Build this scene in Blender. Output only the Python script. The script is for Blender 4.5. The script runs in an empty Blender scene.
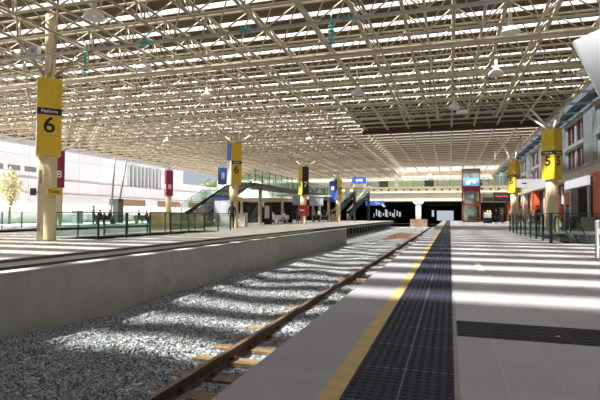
import bpy, math, random
from mathutils import Vector, Matrix, Euler
random.seed(7)
S = bpy.context.scene
COL = S.collection
R = math.radians

# ---------------------------------------------------------------- materials
def nodes(m):
    m.use_nodes = True
    nt = m.node_tree
    return nt, nt.nodes['Principled BSDF']

def mat(name, c, rough=.6, metal=0, var=.12, scale=6, bump=0, bscale=40, spec=.5, c2=None):
    m = bpy.data.materials.new(name)
    nt, b = nodes(m)
    b.inputs['Roughness'].default_value = rough
    b.inputs['Metallic'].default_value = metal
    b.inputs['Specular IOR Level'].default_value = spec
    tc = nt.nodes.new('ShaderNodeTexCoord')
    n = nt.nodes.new('ShaderNodeTexNoise'); n.inputs['Scale'].default_value = scale; n.inputs['Detail'].default_value = 5
    nt.links.new(tc.outputs['Object'], n.inputs['Vector'])
    r = nt.nodes.new('ShaderNodeValToRGB')
    lo = [max(0, x * (1 - var)) for x in c[:3]] + [1]
    hi = [min(1, x * (1 + var)) for x in (c2 or c)[:3]] + [1]
    r.color_ramp.elements[0].color = lo; r.color_ramp.elements[0].position = .3
    r.color_ramp.elements[1].color = hi; r.color_ramp.elements[1].position = .7
    nt.links.new(n.outputs['Fac'], r.inputs['Fac'])
    nt.links.new(r.outputs['Color'], b.inputs['Base Color'])
    if bump:
        n2 = nt.nodes.new('ShaderNodeTexNoise'); n2.inputs['Scale'].default_value = bscale; n2.inputs['Detail'].default_value = 3
        nt.links.new(tc.outputs['Object'], n2.inputs['Vector'])
        bp = nt.nodes.new('ShaderNodeBump'); bp.inputs['Strength'].default_value = bump; bp.inputs['Distance'].default_value = .02
        nt.links.new(n2.outputs['Fac'], bp.inputs['Height']); nt.links.new(bp.outputs['Normal'], b.inputs['Normal'])
    return m

def joint_mat(name, c, jc, jx, jy, w=.006, rough=.5, var=.1, axes=('X', 'Y'), ox=0, oy=0, spec=.5):
    """paving / panels with thin joints on a grid in object space"""
    m = mat(name, c, rough, 0, var, 3, spec=spec)
    nt = m.node_tree; b = nt.nodes['Principled BSDF']
    base = b.inputs['Base Color'].links[0].from_socket
    tc = nt.nodes.new('ShaderNodeTexCoord'); sp = nt.nodes.new('ShaderNodeSeparateXYZ')
    nt.links.new(tc.outputs['Object'], sp.inputs[0])
    def M(op, a, bb=None):
        n = nt.nodes.new('ShaderNodeMath'); n.operation = op
        for i, v in enumerate((a, bb)):
            if v is None: continue
            if isinstance(v, (int, float)): n.inputs[i].default_value = v
            else: nt.links.new(v, n.inputs[i])
        return n.outputs[0]
    masks, cells = [], []
    for ax, p, o in ((axes[0], jx, ox), (axes[1], jy, oy)):
        u = M('DIVIDE', M('ADD', sp.outputs[ax], 1000 * p - o), p)
        fr = M('FRACT', u)
        masks.append(M('LESS_THAN', fr, w / p)); cells.append(M('FLOOR', u))
    mk = M('MAXIMUM', masks[0], masks[1])
    cb = nt.nodes.new('ShaderNodeCombineXYZ'); nt.links.new(cells[0], cb.inputs[0]); nt.links.new(cells[1], cb.inputs[1])
    wn = nt.nodes.new('ShaderNodeTexWhiteNoise'); nt.links.new(cb.outputs[0], wn.inputs['Vector'])
    fac = M('ADD', M('MULTIPLY', wn.outputs['Value'], .12), .94)
    mu = nt.nodes.new('ShaderNodeMix'); mu.data_type = 'RGBA'; mu.blend_type = 'MULTIPLY'; mu.inputs['Factor'].default_value = 1
    nt.links.new(base, mu.inputs['A']); nt.links.new(fac, mu.inputs['B'])
    mx = nt.nodes.new('ShaderNodeMix'); mx.data_type = 'RGBA'
    nt.links.new(mk, mx.inputs['Factor']); nt.links.new(mu.outputs['Result'], mx.inputs['A']); mx.inputs['B'].default_value = (*jc, 1)
    nt.links.new(mx.outputs['Result'], b.inputs['Base Color'])
    return m

def glass_mat(name, tint, refl=.1):
    m = bpy.data.materials.new(name); m.use_nodes = True
    nt = m.node_tree; nt.nodes.clear()
    o = nt.nodes.new('ShaderNodeOutputMaterial'); t = nt.nodes.new('ShaderNodeBsdfTransparent'); g = nt.nodes.new('ShaderNodeBsdfGlossy')
    t.inputs[0].default_value = (*tint, 1); g.inputs['Roughness'].default_value = .03
    n = nt.nodes.new('ShaderNodeTexNoise'); n.inputs['Scale'].default_value = 2
    mr = nt.nodes.new('ShaderNodeMapRange'); mr.inputs['To Min'].default_value = refl * .8; mr.inputs['To Max'].default_value = refl * 1.2
    nt.links.new(n.outputs['Fac'], mr.inputs['Value'])
    x = nt.nodes.new('ShaderNodeMixShader'); nt.links.new(mr.outputs['Result'], x.inputs[0])
    nt.links.new(t.outputs[0], x.inputs[1]); nt.links.new(g.outputs[0], x.inputs[2]); nt.links.new(x.outputs[0], o.inputs[0])
    return m

def skylight_mat():
    m = bpy.data.materials.new('translucent roof sheet'); m.use_nodes = True
    nt = m.node_tree; nt.nodes.clear()
    o = nt.nodes.new('ShaderNodeOutputMaterial'); t = nt.nodes.new('ShaderNodeBsdfTransparent'); g = nt.nodes.new('ShaderNodeBsdfTranslucent')
    n = nt.nodes.new('ShaderNodeTexNoise'); n.inputs['Scale'].default_value = .8
    tc = nt.nodes.new('ShaderNodeTexCoord'); nt.links.new(tc.outputs['Object'], n.inputs['Vector'])
    r = nt.nodes.new('ShaderNodeValToRGB'); r.color_ramp.elements[0].color = (.8, .8, .78, 1); r.color_ramp.elements[1].color = (.97, .97, 1, 1)
    nt.links.new(n.outputs['Fac'], r.inputs[0]); nt.links.new(r.outputs[0], g.inputs[0]); t.inputs[0].default_value = (.97, .97, .96, 1)
    x = nt.nodes.new('ShaderNodeMixShader'); x.inputs[0].default_value = .14
    nt.links.new(t.outputs[0], x.inputs[1]); nt.links.new(g.outputs[0], x.inputs[2]); nt.links.new(x.outputs[0], o.inputs[0])
    return m

def emit_mat(name, c, st):
    m = mat(name, c)
    b = m.node_tree.nodes['Principled BSDF']
    b.inputs['Emission Color'].default_value = (*c, 1); b.inputs['Emission Strength'].default_value = st
    return m

def ballast_mat():
    m = bpy.data.materials.new('grey crushed rock'); nt, b = nodes(m)
    tc = nt.nodes.new('ShaderNodeTexCoord'); v = nt.nodes.new('ShaderNodeTexVoronoi'); v.inputs['Scale'].default_value = 24
    nt.links.new(tc.outputs['Object'], v.inputs['Vector'])
    r = nt.nodes.new('ShaderNodeValToRGB')
    cs = [(.10, .12, .14), (.25, .28, .31), (.40, .43, .46), (.62, .63, .62)]
    r.color_ramp.elements[0].color = (*cs[0], 1); r.color_ramp.elements[1].color = (*cs[3], 1)
    for p, c in ((.35, cs[1]), (.7, cs[2])):
        e = r.color_ramp.elements.new(p); e.color = (*c, 1)
    sp = nt.nodes.new('ShaderNodeSeparateColor'); nt.links.new(v.outputs['Color'], sp.inputs[0])
    nt.links.new(sp.outputs[0], r.inputs[0])
    nt.links.new(r.outputs[0], b.inputs['Base Color']); b.inputs['Roughness'].default_value = .85
    bp = nt.nodes.new('ShaderNodeBump'); bp.inputs['Strength'].default_value = .9; bp.inputs['Distance'].default_value = .03; bp.invert = True
    nt.links.new(v.outputs['Distance'], bp.inputs['Height']); nt.links.new(bp.outputs['Normal'], b.inputs['Normal'])
    return m

def stone_mat():
    m = bpy.data.materials.new('loose ballast stones'); nt, b = nodes(m)
    g = nt.nodes.new('ShaderNodeNewGeometry'); r = nt.nodes.new('ShaderNodeValToRGB')
    cs = [(.10, .12, .14), (.24, .28, .31), (.40, .43, .46), (.66, .67, .66)]
    r.color_ramp.elements[0].color = (*cs[0], 1); r.color_ramp.elements[1].color = (*cs[3], 1)
    for p, c in ((.35, cs[1]), (.7, cs[2])):
        e = r.color_ramp.elements.new(p); e.color = (*c, 1)
    nt.links.new(g.outputs['Random Per Island'], r.inputs[0]); nt.links.new(r.outputs[0], b.inputs['Base Color'])
    b.inputs['Roughness'].default_value = .85
    return m

M = dict(
    steel=mat('cream painted steel', (.47, .40, .29), .45, 0, .08),
    column=mat('cream painted column', (.72, .61, .37), .5, 0, .05, 2),
    roof=mat('brown roof decking', (.10, .065, .028), .7, 0, .2, 1.5),
    roofgrey=mat('grey brown fascia', (.07, .055, .04), .7), roofshade=mat('painted roof shade', (.022, .017, .012), .8, 0, .2, 2),
    concrete=mat('pale concrete', (.42, .41, .38), .8, 0, .12, 1.2, .25, 25),
    wallc=joint_mat('retaining wall concrete', (.35, .345, .30), (.27, .265, .23), 3.2, 6.0, .010, .8, .1, ('Y', 'Z')),
    pave=joint_mat('grey granite paving', (.415, .41, .45), (.56, .53, .53), .3, .6, .005, .48, .05, ox=.02),
    coping=joint_mat('grey edge paving', (.34, .335, .39), (.26, .25, .29), .6, .6, .006, .5, .06, ox=-1.24),
    pave6=joint_mat('pale platform paving', (.50, .47, .455), (.45, .42, .41), .6, .6, .008, .5, .08),
    tactile=mat('dark blue tactile tile', (.022, .026, .05), .6, 0, .15, 5, spec=.25),
    strip=mat('charcoal grooved tile', (.05, .048, .06), .6, 0, .15, 5, spec=.3),
    grout=mat('light joint', (.33, .31, .33), .7),
    yellowline=mat('yellow painted line', (.58, .42, .17), .6, 0, .12, 8),
    paleyellow=mat('pale yellow marker', (.80, .78, .58), .6),
    signyel=mat('yellow sign panel', (.72, .48, .025), .4, 0, .06),
    black=mat('black sign band', (.012, .012, .012), .5),
    white=mat('white sign face', (.80, .80, .80), .5, 0, .04),
    lav=mat('pale lavender sign face', (.55, .58, .72), .5),
    blue=mat('blue sign panel', (.03, .09, .42), .45),
    maroon=mat('maroon sign panel', (.22, .012, .05), .45),
    liftred=mat('dull red frame', (.30, .045, .03), .5),
    red=mat('red enamel', (.50, .03, .03), .45, 0, .1),
    orange=mat('orange red cladding', (.66, .10, .03), .55, 0, .15, 1),
    rust=mat('rusty rail steel', (.10, .055, .035), .75, 0, .35, 9, .3, 60),
    railtop=mat('worn rail head', (.22, .15, .11), .5, .4, .2, 9),
    sleeper=mat('weathered sleeper', (.27, .19, .11), .9, 0, .35, 12, .4, 30),
    ballast=ballast_mat(), stones=stone_mat(),
    rustgravel=mat('rust brown gravel', (.25, .13, .07), .9, 0, .5, 30, .6, 40),
    dark=mat('dark painted steel', (.022, .03, .03), .45, 0, .1),
    darkgrey=mat('dark grey metal', (.06, .065, .07), .5),
    rubber=mat('black rubber', (.012, .012, .012), .5),
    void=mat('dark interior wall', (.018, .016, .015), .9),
    darkconc=mat('dark concrete', (.075, .07, .065), .85, 0, .2, 2),
    greymetal=mat('grey metal', (.32, .34, .36), .4, .5, .05),
    stainless=mat('brushed stainless', (.50, .51, .52), .3, .9, .05),
    lampw=mat('white lamp shade', (.72, .70, .64), .4, 0, .04),
    bulb=mat('frosted lamp glass', (.85, .84, .78), .3),
    palepanel=mat('pale blue white panel', (.66, .70, .76), .3, 0, .05, 1),
    teal=mat('teal glazed porcelain', (.10, .42, .38), .15, 0, .1),
    facade=mat('cream grey stucco', (.42, .40, .37), .8, 0, .08, 1.5),
    facadel=mat('cream moulding', (.62, .59, .53), .75, 0, .06, 2),
    pane=mat('maroon window glass', (.11, .011, .011), .5, 0, .2, 3, spec=.2),
    bwhite=joint_mat('white cladding panels', (.93, .91, .93), (.62, .58, .66), 4.0, 2.6, .05, .7, .03, ('Y', 'Z')),
    bpink=mat('pinkish grey ledge', (.62, .52, .58), .7),
    hoard=joint_mat('white hoarding panels', (.92, .92, .94), (.55, .54, .60), 2.4, 9, .06, .6, .03, ('Y', 'Z')),
    beige=mat('beige render', (.50, .43, .32), .8, 0, .1, 2),
    tan=mat('tan shopfront', (.35, .22, .11), .7),
    bridge=mat('cream precast concrete', (.82, .76, .60), .75, 0, .06, .6),
    brick=mat('brown brick base', (.24, .16, .11), .85, 0, .3, 14),
    asphalt=mat('pale asphalt', (.68, .67, .66), .9, 0, .1, 3),
    earth=mat('dark earth', (.12, .11, .10), .95),
    greenp=mat('green escalator panel', (.02, .30, .18), .35),
    glass=glass_mat('green tinted glass', (.80, .89, .85), .07),
    cglass=glass_mat('clear glazing', (.86, .92, .90), .12),
    gglass=glass_mat('deep green glass', (.6, .8, .7), .14),
    sky=skylight_mat(), dullglass=glass_mat('sun dimming grey glazing', (.30, .35, .40), .05),  # grey tint set dark to dim the sun falling on the facade
    screen=emit_mat('lit blue screen', (.08, .25, .85), 1.6),
    screenw=emit_mat('lit white figures', (.9, .95, 1), 1.6),
    amber=emit_mat('amber shop lamp', (1, .55, .12), 4),
    lightbox=emit_mat('backlit white sign face', (.85, .85, .88), .8),
    globe=emit_mat('lit orange globe', (1, .45, .2), 2),
    ledred=emit_mat('red lettering', (.9, .05, .05), 1.2),
    leaf=mat('green leaves', (.12, .18, .05), .7, 0, .4, 2),
    leafy=mat('pale yellow leaves', (.62, .60, .38), .7, 0, .2, 2),
    bark=mat('brown bark', (.14, .10, .07), .9),
    skin=mat('skin', (.52, .33, .24), .6, 0, .06),
    hair=mat('dark hair', (.03, .02, .015), .7),
    fair=mat('fair hair', (.35, .24, .12), .7),
    eye=mat('dark eye', (.02, .015, .01), .3),
)
CL = {n: mat(n + ' cloth', c, .85, 0, .12, 20) for n, c in dict(
    navy=(.02, .025, .05), black=(.012, .012, .014), white=(.75, .74, .72), grey=(.25, .25, .27), teal=(.05, .22, .22),
    red=(.45, .04, .04), denim=(.06, .09, .18), tan=(.40, .30, .18), brown=(.12, .07, .04), blue=(.08, .16, .38)).items()}

# ---------------------------------------------------------------- mesh builder
class MB:
    def __init__(s): s.v, s.f, s.m, s.sm = [], [], [], []
    def face(s, pts, m=0, sm=False):
        b = len(s.v); s.v += [tuple(p) for p in pts]; s.f.append(tuple(range(b, b + len(pts)))); s.m.append(m); s.sm.append(sm)
    def box(s, lo, hi, m=0):
        b = len(s.v); x0, y0, z0 = lo; x1, y1, z1 = hi
        s.v += [(x0, y0, z0), (x1, y0, z0), (x1, y1, z0), (x0, y1, z0), (x0, y0, z1), (x1, y0, z1), (x1, y1, z1), (x0, y1, z1)]
        for q in ((0, 3, 2, 1), (4, 5, 6, 7), (0, 1, 5, 4), (1, 2, 6, 5), (2, 3, 7, 6), (3, 0, 4, 7)):
            s.f.append(tuple(b + i for i in q)); s.m.append(m); s.sm.append(False)
        return s
    def rbox(s, c, dims, rz=0, m=0, rx=0, ry=0):
        mt = Matrix.Translation(c) @ Euler((rx, ry, rz)).to_matrix().to_4x4()
        n = len(s.v); d = [x / 2 for x in dims]
        s.box((-d[0], -d[1], -d[2]), tuple(d), m)
        for i in range(n, len(s.v)): s.v[i] = tuple(mt @ Vector(s.v[i]))
        return s
    def tube(s, p, q, r, n=5, r2=None, m=0, cap=True, sm=True):
        p, q = Vector(p), Vector(q); d = q - p
        if d.length < 1e-6: return s
        d.normalize(); a = d.orthogonal().normalized(); c = d.cross(a); r2 = r if r2 is None else r2
        b = len(s.v)
        for P, rr in ((p, r), (q, r2)):
            for i in range(n):
                t = 2 * math.pi * i / n
                s.v.append(tuple(P + (a * math.cos(t) + c * math.sin(t)) * rr))
        for i in range(n):
            j = (i + 1) % n
            s.f.append((b + i, b + j, b + n + j, b + n + i)); s.m.append(m); s.sm.append(sm)
        if cap:
            s.f.append(tuple(b + i for i in reversed(range(n)))); s.m.append(m); s.sm.append(False)
            s.f.append(tuple(b + n + i for i in range(n))); s.m.append(m); s.sm.append(False)
        return s
    def path(s, pts, r, n=6, m=0):
        for a, b in zip(pts, pts[1:]): s.tube(a, b, r, n, m=m)
        return s
    def lathe(s, prof, n=20, c=(0, 0, 0), m=0):
        b = len(s.v)
        for r, z in prof:
            for i in range(n):
                t = 2 * math.pi * i / n
                s.v.append((c[0] + r * math.cos(t), c[1] + r * math.sin(t), c[2] + z))
        for k in range(len(prof) - 1):
            for i in range(n):
                j = (i + 1) % n
                s.f.append((b + k * n + i, b + k * n + j, b + (k + 1) * n + j, b + (k + 1) * n + i)); s.m.append(m); s.sm.append(True)
        return s
    def prism(s, poly, axis, a, b_, m=0):
        """poly: 2D outline; extruded along axis ('x','y','z') between a and b_"""
        def P(u, w, t): return {'x': (t, u, w), 'y': (u, t, w), 'z': (u, w, t)}[axis]
        n = len(poly); b = len(s.v)
        s.v += [P(u, w, a) for u, w in poly] + [P(u, w, b_) for u, w in poly]
        s.f.append(tuple(b + i for i in range(n))); s.f.append(tuple(b + n + i for i in reversed(range(n)))); s.m += [m, m]; s.sm += [False, False]
        for i in range(n):
            j = (i + 1) % n
            s.f.append((b + i, b + n + i, b + n + j, b + j)); s.m.append(m); s.sm.append(False)
        return s
    def build(s, name, mats, parent=None, loc=None):
        me = bpy.data.meshes.new(name); me.from_pydata(s.v, [], s.f)
        if not isinstance(mats, (list, tuple)): mats = [mats]
        for x in mats: me.materials.append(x)
        me.polygons.foreach_set('material_index', s.m); me.polygons.foreach_set('use_smooth', s.sm); me.update()
        o = bpy.data.objects.new(name, me); COL.objects.link(o)
        if parent: o.parent = parent
        if loc: o.location = loc
        return o

def tag(o, label=None, cat=None, group=None, kind=None):
    if label: o['label'] = label
    if cat: o['category'] = cat
    if group: o['group'] = group
    if kind: o['kind'] = kind
    return o
def empty(name, loc=(0, 0, 0), rz=0):
    o = bpy.data.objects.new(name, None); COL.objects.link(o); o.location = loc; o.rotation_euler.z = rz; return o
def copy_tree(o, parent=None):
    c = o.copy(); COL.objects.link(c)
    if parent: c.parent = parent
    for ch in list(o.children): copy_tree(ch, c)
    return c
def struct(mb, name, m, label=None):
    return tag(mb.build(name, m), label, None, None, 'structure')

def text(body, size, m, parent, loc, ang, name='numeral', ext=.006, bold=0, sx=1):
    """upright lettering whose face looks along compass angle ang"""
    cu = bpy.data.curves.new(name, 'FONT'); cu.body = body; cu.size = size; cu.extrude = ext; cu.align_x = 'CENTER'; cu.align_y = 'CENTER'; cu.offset = bold
    t = bpy.data.objects.new('tmp', cu); COL.objects.link(t)
    dg = bpy.context.evaluated_depsgraph_get(); dg.update()
    me = bpy.data.meshes.new_from_object(t.evaluated_get(dg)); bpy.data.objects.remove(t)
    me.materials.clear(); me.materials.append(m)
    o = bpy.data.objects.new(name, me); COL.objects.link(o); o.parent = parent
    o.location = loc; o.rotation_euler = (R(90), 0, ang + R(90)); o.scale = (sx, 1, 1)
    return o

# ---------------------------------------------------------------- ground, platforms
struct(MB().box((-130, -60, -1.6), (60, 200, -1.35)), 'ground', M['earth'])
b = MB()                                                   # platform body, with the escalator well left open
EX0, EX1, EY0, EY1 = 4.0, 8.2, 19.7, 31.0
for x0, x1, y0, y1 in ((.05, EX0, -40, 95), (EX1, 16, -40, 95), (EX0, EX1, -40, EY0), (EX0, EX1, EY1, 95)):
    b.box((x0, y0, -1.3), (x1, y1, 0))
fl = struct(b, 'floor', M['pave'])
MB().box((-1.24, -40, -.16), (-.70, 95, 0)).build('edge_paving', M['coping'], fl)
MB().box((-1.20, -40, -1.3), (.05, 95, -.16)).build('platform_edge_wall', M['darkconc'], fl)
MB().box((-.70, -40, -.16), (-.58, 95, .002)).build('yellow_line', M['yellowline'], fl)
b = MB().box((-.58, -40, -.16), (.02, 95, 0), 0)
b.box((-.282, -8, 0), (-.278, 95, .0015), 1)
for k in range(0, 60): b.box((-.58, .2 + k * .6, 0), (.02, .205 + k * .6, .001), 1)
for j in range(460):                                        # studs of the tactile paving
    y = 1.2 + j * .06
    for i in range(10):
        x = -.55 + i * .06; n = 6
        ring = [(math.cos(2 * math.pi * t / n), math.sin(2 * math.pi * t / n)) for t in range(n)]
        q = len(b.v)
        b.v += [(x + .019 * c, y + .019 * s_, 0) for c, s_ in ring] + [(x + .013 * c, y + .013 * s_, .006) for c, s_ in ring]
        for t in range(n):
            u = (t + 1) % n; b.f.append((q + t, q + u, q + n + u, q + n + t)); b.m.append(0); b.sm.append(False)
        b.f.append(tuple(q + n + t for t in range(n))); b.m.append(0); b.sm.append(False)
b.build('tactile_paving', [M['tactile'], M['grout']], fl)
MB().box((.02, -40, -.16), (.05, 95, .001)).build('light_joint', M['grout'], fl)
b = MB().box((.05, 4.22, 0), (5.6, 4.82, .003), 0)
for k in range(1, 18): b.box((.02 + k * .302, 4.22, .003), (.027 + k * .302, 4.82, .0045), 1)
for k in range(11): b.box((.06, 4.245 + k * .053, .003), (5.59, 4.272 + k * .053, .008), 0)
b.build('directional_paving', [M['strip'], M['grout']], fl)
MB().box((.47, 9.05, 0), (.585, 11.0, .004)).build('pale_marker', M['paleyellow'], fl)
b = MB().box((EX0, EY0, -4.2), (EX1, EY1, -4.0), 1)
b.box((EX0 - .2, EY0, -4.2), (EX0, EY1, -.01)); b.box((EX1, EY0, -4.2), (EX1 + .2, EY1, -.01)); b.box((EX0, EY0 - .2, -4.2), (EX1, EY0, -.01)); b.box((EX0, EY1, -4.2), (EX1, EY1 + .2, -.01))
b.build('escalator_well', [M['greenp'], M['darkconc']], fl)
tag(MB().rbox((.84, 4.42, .011), (.03, .022, .004), .4).build('paper_scrap', M['white']), 'tiny white paper scrap lying on the dark grooved paving strip', 'litter')

# platform between the left tracks
b = MB(); WX0, WX1, WY0, WY1 = -15.4, -13.2, 15.8, 26.5
for x0, x1, y0, y1 in ((-22.4, WX0, -40, 84), (WX1, -9.3, -40, 84), (WX0, WX1, -40, WY0), (WX0, WX1, WY1, 84)):
    b.box((x0, y0, -.28), (x1, y1, 0))
p6 = struct(b, 'floor_island_platform', M['pave6'])
b = MB()
b.box((-22.0, -8, -1.35), (-10.6, WY0 - .2, -.28)); b.box((-22.0, WY1 + .2, -1.35), (-10.6, 84, -.28))
b.box((-22.0, WY0 - .2, -1.35), (WX0 - .1, WY1 + .2, -.28)); b.box((WX1 + .1, WY0 - .2, -1.35), (-10.6, WY1 + .2, -.28))
b.build('platform_core', M['void'], p6)
b = MB().box((-9.32, -40, -.075), (-9.24, 84, -.012)).build('edge_nosing', M['darkgrey'], p6)
b = MB().box((-9.5, -40, -.17), (-9.27, 33, -.075)); b.box((-9.5, 33, -.2), (-9.27, 84, -.075), 1); b.box((-9.5, -40, -.4), (-9.285, 33, -.17), 1)  # dark parts put the shade under the platform edge into their colour
b.build('edge_beam', [M['facadel'], M['darkconc']], p6)
for k in range(44):
    MB().box((-9.56, 2 + k * 1.86, -1.35), (-9.5, 2.14 + k * 1.86, -.28)).build('support_post', M['concrete'], p6)
b = MB().box((WX0 - .1, WY0 - .2, -4), (WX0, WY1 + .2, -.02)); b.box((WX1, WY0 - .2, -4), (WX1 + .1, WY1 + .2, -.02)); b.box((WX0, WY0 - .2, -4), (WX1, WY0, -.02)); b.box((WX0, WY1, -4), (WX1, WY1 + .2, -.02)); b.box((WX0, WY0, -4.1), (WX1, WY1, -4))
b.build('stair_well', M['darkconc'], p6)
b = MB().box((-37.5, -40, -.07), (-27.3, 110, 0), 0); b.box((-37.4, -8, -1.35), (-27.35, 110, -.07), 1)
struct(b, 'floor_far_platform', [M['pave6'], M['void']])
struct(MB().box((-80, -8, -1.35), (-37.5, 160, -.02)), 'pavement', M['asphalt'])

# retaining wall beside the track
b = MB().box((-7.05, -40, -1.35), (-6.8, 15.0, .0)); b.box((-7.08, -40, .0), (-6.79, 15.0, .03))
wl = struct(b, 'wall_left', M['wallc'])
b = MB().box((-7.18, 15.0, -1.35), (-6.93, 33.2, .0)); b.box((-7.2, 15.0, .0), (-6.92, 33.2, .03))
b.build('wall_section', M['wallc'], wl)
MB().box((-7.10, -40, .03), (-6.79, 15.0, .05)).build('wall_coping', M['concrete'], wl)
MB().box((-7.22, 15, .03), (-6.92, 33.25, .05)).build('wall_coping', M['concrete'], wl)

# ballast: undulating bed plus loose stones near the camera
b = MB(); nx, ys = 16, [1.0]
while ys[-1] < 90: ys.append(ys[-1] * 1.035 + .06)
def bedz(x, y): return -1.10 + .035 * math.sin(x * 2.1 + y * .7) + .03 * math.sin(y * 1.3 - x) + (.05 if x < -5.8 else 0)
xs = [-6.78 + i * (5.57 / nx) for i in range(nx + 1)]
for j in range(len(ys) - 1):
    for i in range(nx):
        b.face([(xs[i + d], ys[j + e], bedz(xs[i + d], ys[j + e])) for d, e in ((0, 0), (1, 0), (1, 1), (0, 1))], 0, True)
b.face([(-27.3, -8, -1.2), (-22.0, -8, -1.2), (-22.0, 85, -1.2), (-27.3, 85, -1.2)], 0)
b.face([(-10.5, -8, -1.16), (-7.3, -8, -1.16), (-7.3, 33.2, -1.16), (-10.5, 33.2, -1.16)], 0)
b.face([(-10.5, 33.3, -1.16), (-6.85, 33.3, -1.16), (-6.85, 93, -1.12), (-10.5, 93, -1.12)], 0)
ico = [(0, 0, 1), (.894, 0, .447), (.276, .851, .447), (-.724, .526, .447), (-.724, -.526, .447), (.276, -.851, .447), (.724, .526, -.447), (-.276, .851, -.447), (-.894, 0, -.447), (-.276, -.851, -.447), (.724, -.526, -.447), (0, 0, -1)]
icf = [(0, 1, 2), (0, 2, 3), (0, 3, 4), (0, 4, 5), (0, 5, 1), (1, 6, 2), (2, 7, 3), (3, 8, 4), (4, 9, 5), (5, 10, 1), (2, 6, 7), (3, 7, 8), (4, 8, 9), (5, 9, 10), (1, 10, 6)]
rnd = random.Random(3)
for k in range(42000):
    y = 2.6 + 14.5 * rnd.random() ** 1.5; x = rnd.uniform(-6.78, -1.3)
    if -3.2 < x < -2.9 or (x > -3.75 and abs((y - 3.03 + .3325) % .665 - .3325) < .13 and rnd.random() < .8): continue
    r = rnd.uniform(.009, .021) * (1 + .03 * y); z = bedz(x, y) + r * rnd.uniform(-.1, .6)
    rot = Euler((rnd.random() * 6, rnd.random() * 6, rnd.random() * 6)).to_matrix(); sc = (r * rnd.uniform(.8, 1.4), r * rnd.uniform(.7, 1.1), r * rnd.uniform(.5, .9))
    q = len(b.v)
    for v in ico:
        j = rnd.uniform(.8, 1.15); w = rot @ Vector((v[0] * sc[0] * j, v[1] * sc[1] * j, v[2] * sc[2] * j)); b.v.append((x + w.x, y + w.y, z + w.z))
    for f in icf: b.f.append(tuple(q + i for i in f)); b.m.append(1); b.sm.append(False)
tag(b.build('ballast', [M['ballast'], M['stones']]), 'grey crushed stone ballast filling the track bed', 'gravel', None, 'stuff')
# rust coloured mound between the tracks
b = MB(); n = 18
for j in range(n):
    for i in range(n):
        def P(i, j):
            u, v = i / n * 2 - 1, j / n * 2 - 1; r = min(1, math.hypot(u, v))
            return (-4.9 + u * 1.5, 50 + v * 9.5, -1.12 + .26 * (math.cos(r * math.pi) * .5 + .5) * (1 + .35 * math.sin(i * 2.3) * math.cos(j * 1.7)))
        b.face([P(i, j), P(i + 1, j), P(i + 1, j + 1), P(i, j + 1)], 0, True)
tag(b.build('gravel_mound', M['rustgravel']), 'low rust brown mound of gravel beside the track before the bridge pier', 'mound', None, 'thing')

# ---------------------------------------------------------------- track
def rail(x, label):
    prof = [(-.065, 0), (.065, 0), (.065, .012), (.01, .03), (.01, .115), (.035, .125), (.035, .16), (-.035, .16), (-.035, .125), (-.01, .115), (-.01, .03), (-.065, .012)]
    t = empty('rail', (x, 0, -1.11))
    MB().prism(prof, 'y', 1.5, 120).build('rail_web', M['rust'], t)
    MB().box((-.034, 1.5, .16), (.034, 120, .163)).build('rail_head', M['railtop'], t)
    tag(t, label, 'rail', 'rails of the near track')
rail(-3.05, 'rusty steel rail running along the ballast, the one fully in view')
rail(-1.98, 'rusty steel rail of the near track hidden close under the platform edge')
sl = tag(empty('sleeper', (-2.5, 3.03, -1.2)), 'weathered brown timber sleeper half buried in ballast under the near rail', 'sleeper', 'timber sleepers of the near track')
MB().rbox((0, 0, 0), (2.15, .24, .18)).build('sleeper_body', M['sleeper'], sl)
for px_ in (-.55, .52):
    q = MB().box((px_ - .13, -.09, .09), (px_ + .13, .09, .105)); q.box((px_ - .12, -.03, .105), (px_ - .075, .03, .14)); q.box((px_ + .075, -.03, .105), (px_ + .12, .03, .14))
    q.build('base_plate', M['rust'], sl)
for k in range(1, 96):
    c = copy_tree(sl); c.location = (-2.5 + random.uniform(-.07, .07), 3.03 + k * .665, -1.185 + random.uniform(-.02, .012)); c.rotation_euler.z = random.uniform(-.02, .02)

# ---------------------------------------------------------------- roof
MX, MY = 1.77, 1.77
NX0 = 4.6; NY0 = 15.085
XL, XR = -37.6, 7.3
ZB, ZT, ZS = 7.3, 8.45, 8.62
nxs = [NX0 + MX * i for i in range(1, -24, -1)]            # 6.37 ... -36.1
nys = [NY0 + MY * j for j in range(-3, 39)]                 # 9.8 ... 82
def lower(x, y): return y < 33.3 or x < -7.0
sky_y = [6.27 - 3.08 + 1.77 * k for k in range(0, 61)]
sky_y = [y for y in sky_y]
def hw(y): return .65 if 79 < y < 85.5 else (.205 if y < 46 else .25)  # strips before the bridge made wider to let sun onto its front
b = MB(); prev = -10.0
edges = []
def sheet(x0, x1, ylist):
    prev = -45.0
    for y in ylist:
        b.box((x0, prev, ZS), (x1, y - hw(y), ZS + .06)); prev = y + hw(y)
    b.box((x0, prev, ZS), (x1, 112, ZS + .06))
sheet(XL, -7.2, sky_y)
sheet(-7.2, XR, [y for y in sky_y if not (33.2 < y < 45.6)])
ceil = struct(b, 'ceiling', M['roof'])
MB().box((-7.2, 33.0, ZS - .03), (XR, 42.0, ZS)).build('soffit_shade', M['roofshade'], ceil)  # near-black sheet: the shade of this unlit bay is put into its colour
for y in sky_y:
    x1 = -7.2 if 33.2 < y < 45.6 else XR
    MB().box((XL, y - hw(y), ZS + .01), (x1, y + hw(y), ZS + .04)).build('skylight', M['sky'], ceil)
for x in nxs:                                               # chords along the platforms
    y1 = nys[-1] if x < -7 else 33.0
    MB().tube((x, nys[0], ZB), (x, y1, ZB), .05, 6).build('lower_long_chord', M['steel'], ceil)
    xt = x + MX / 2
    if xt < XR:
        MB().tube((xt, nys[0] - .9, ZT), (xt, 111 if x > -7 else nys[-1], ZT), .05 if x < -7 else .08, 6).build('upper_long_chord', M['steel'], ceil)
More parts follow.
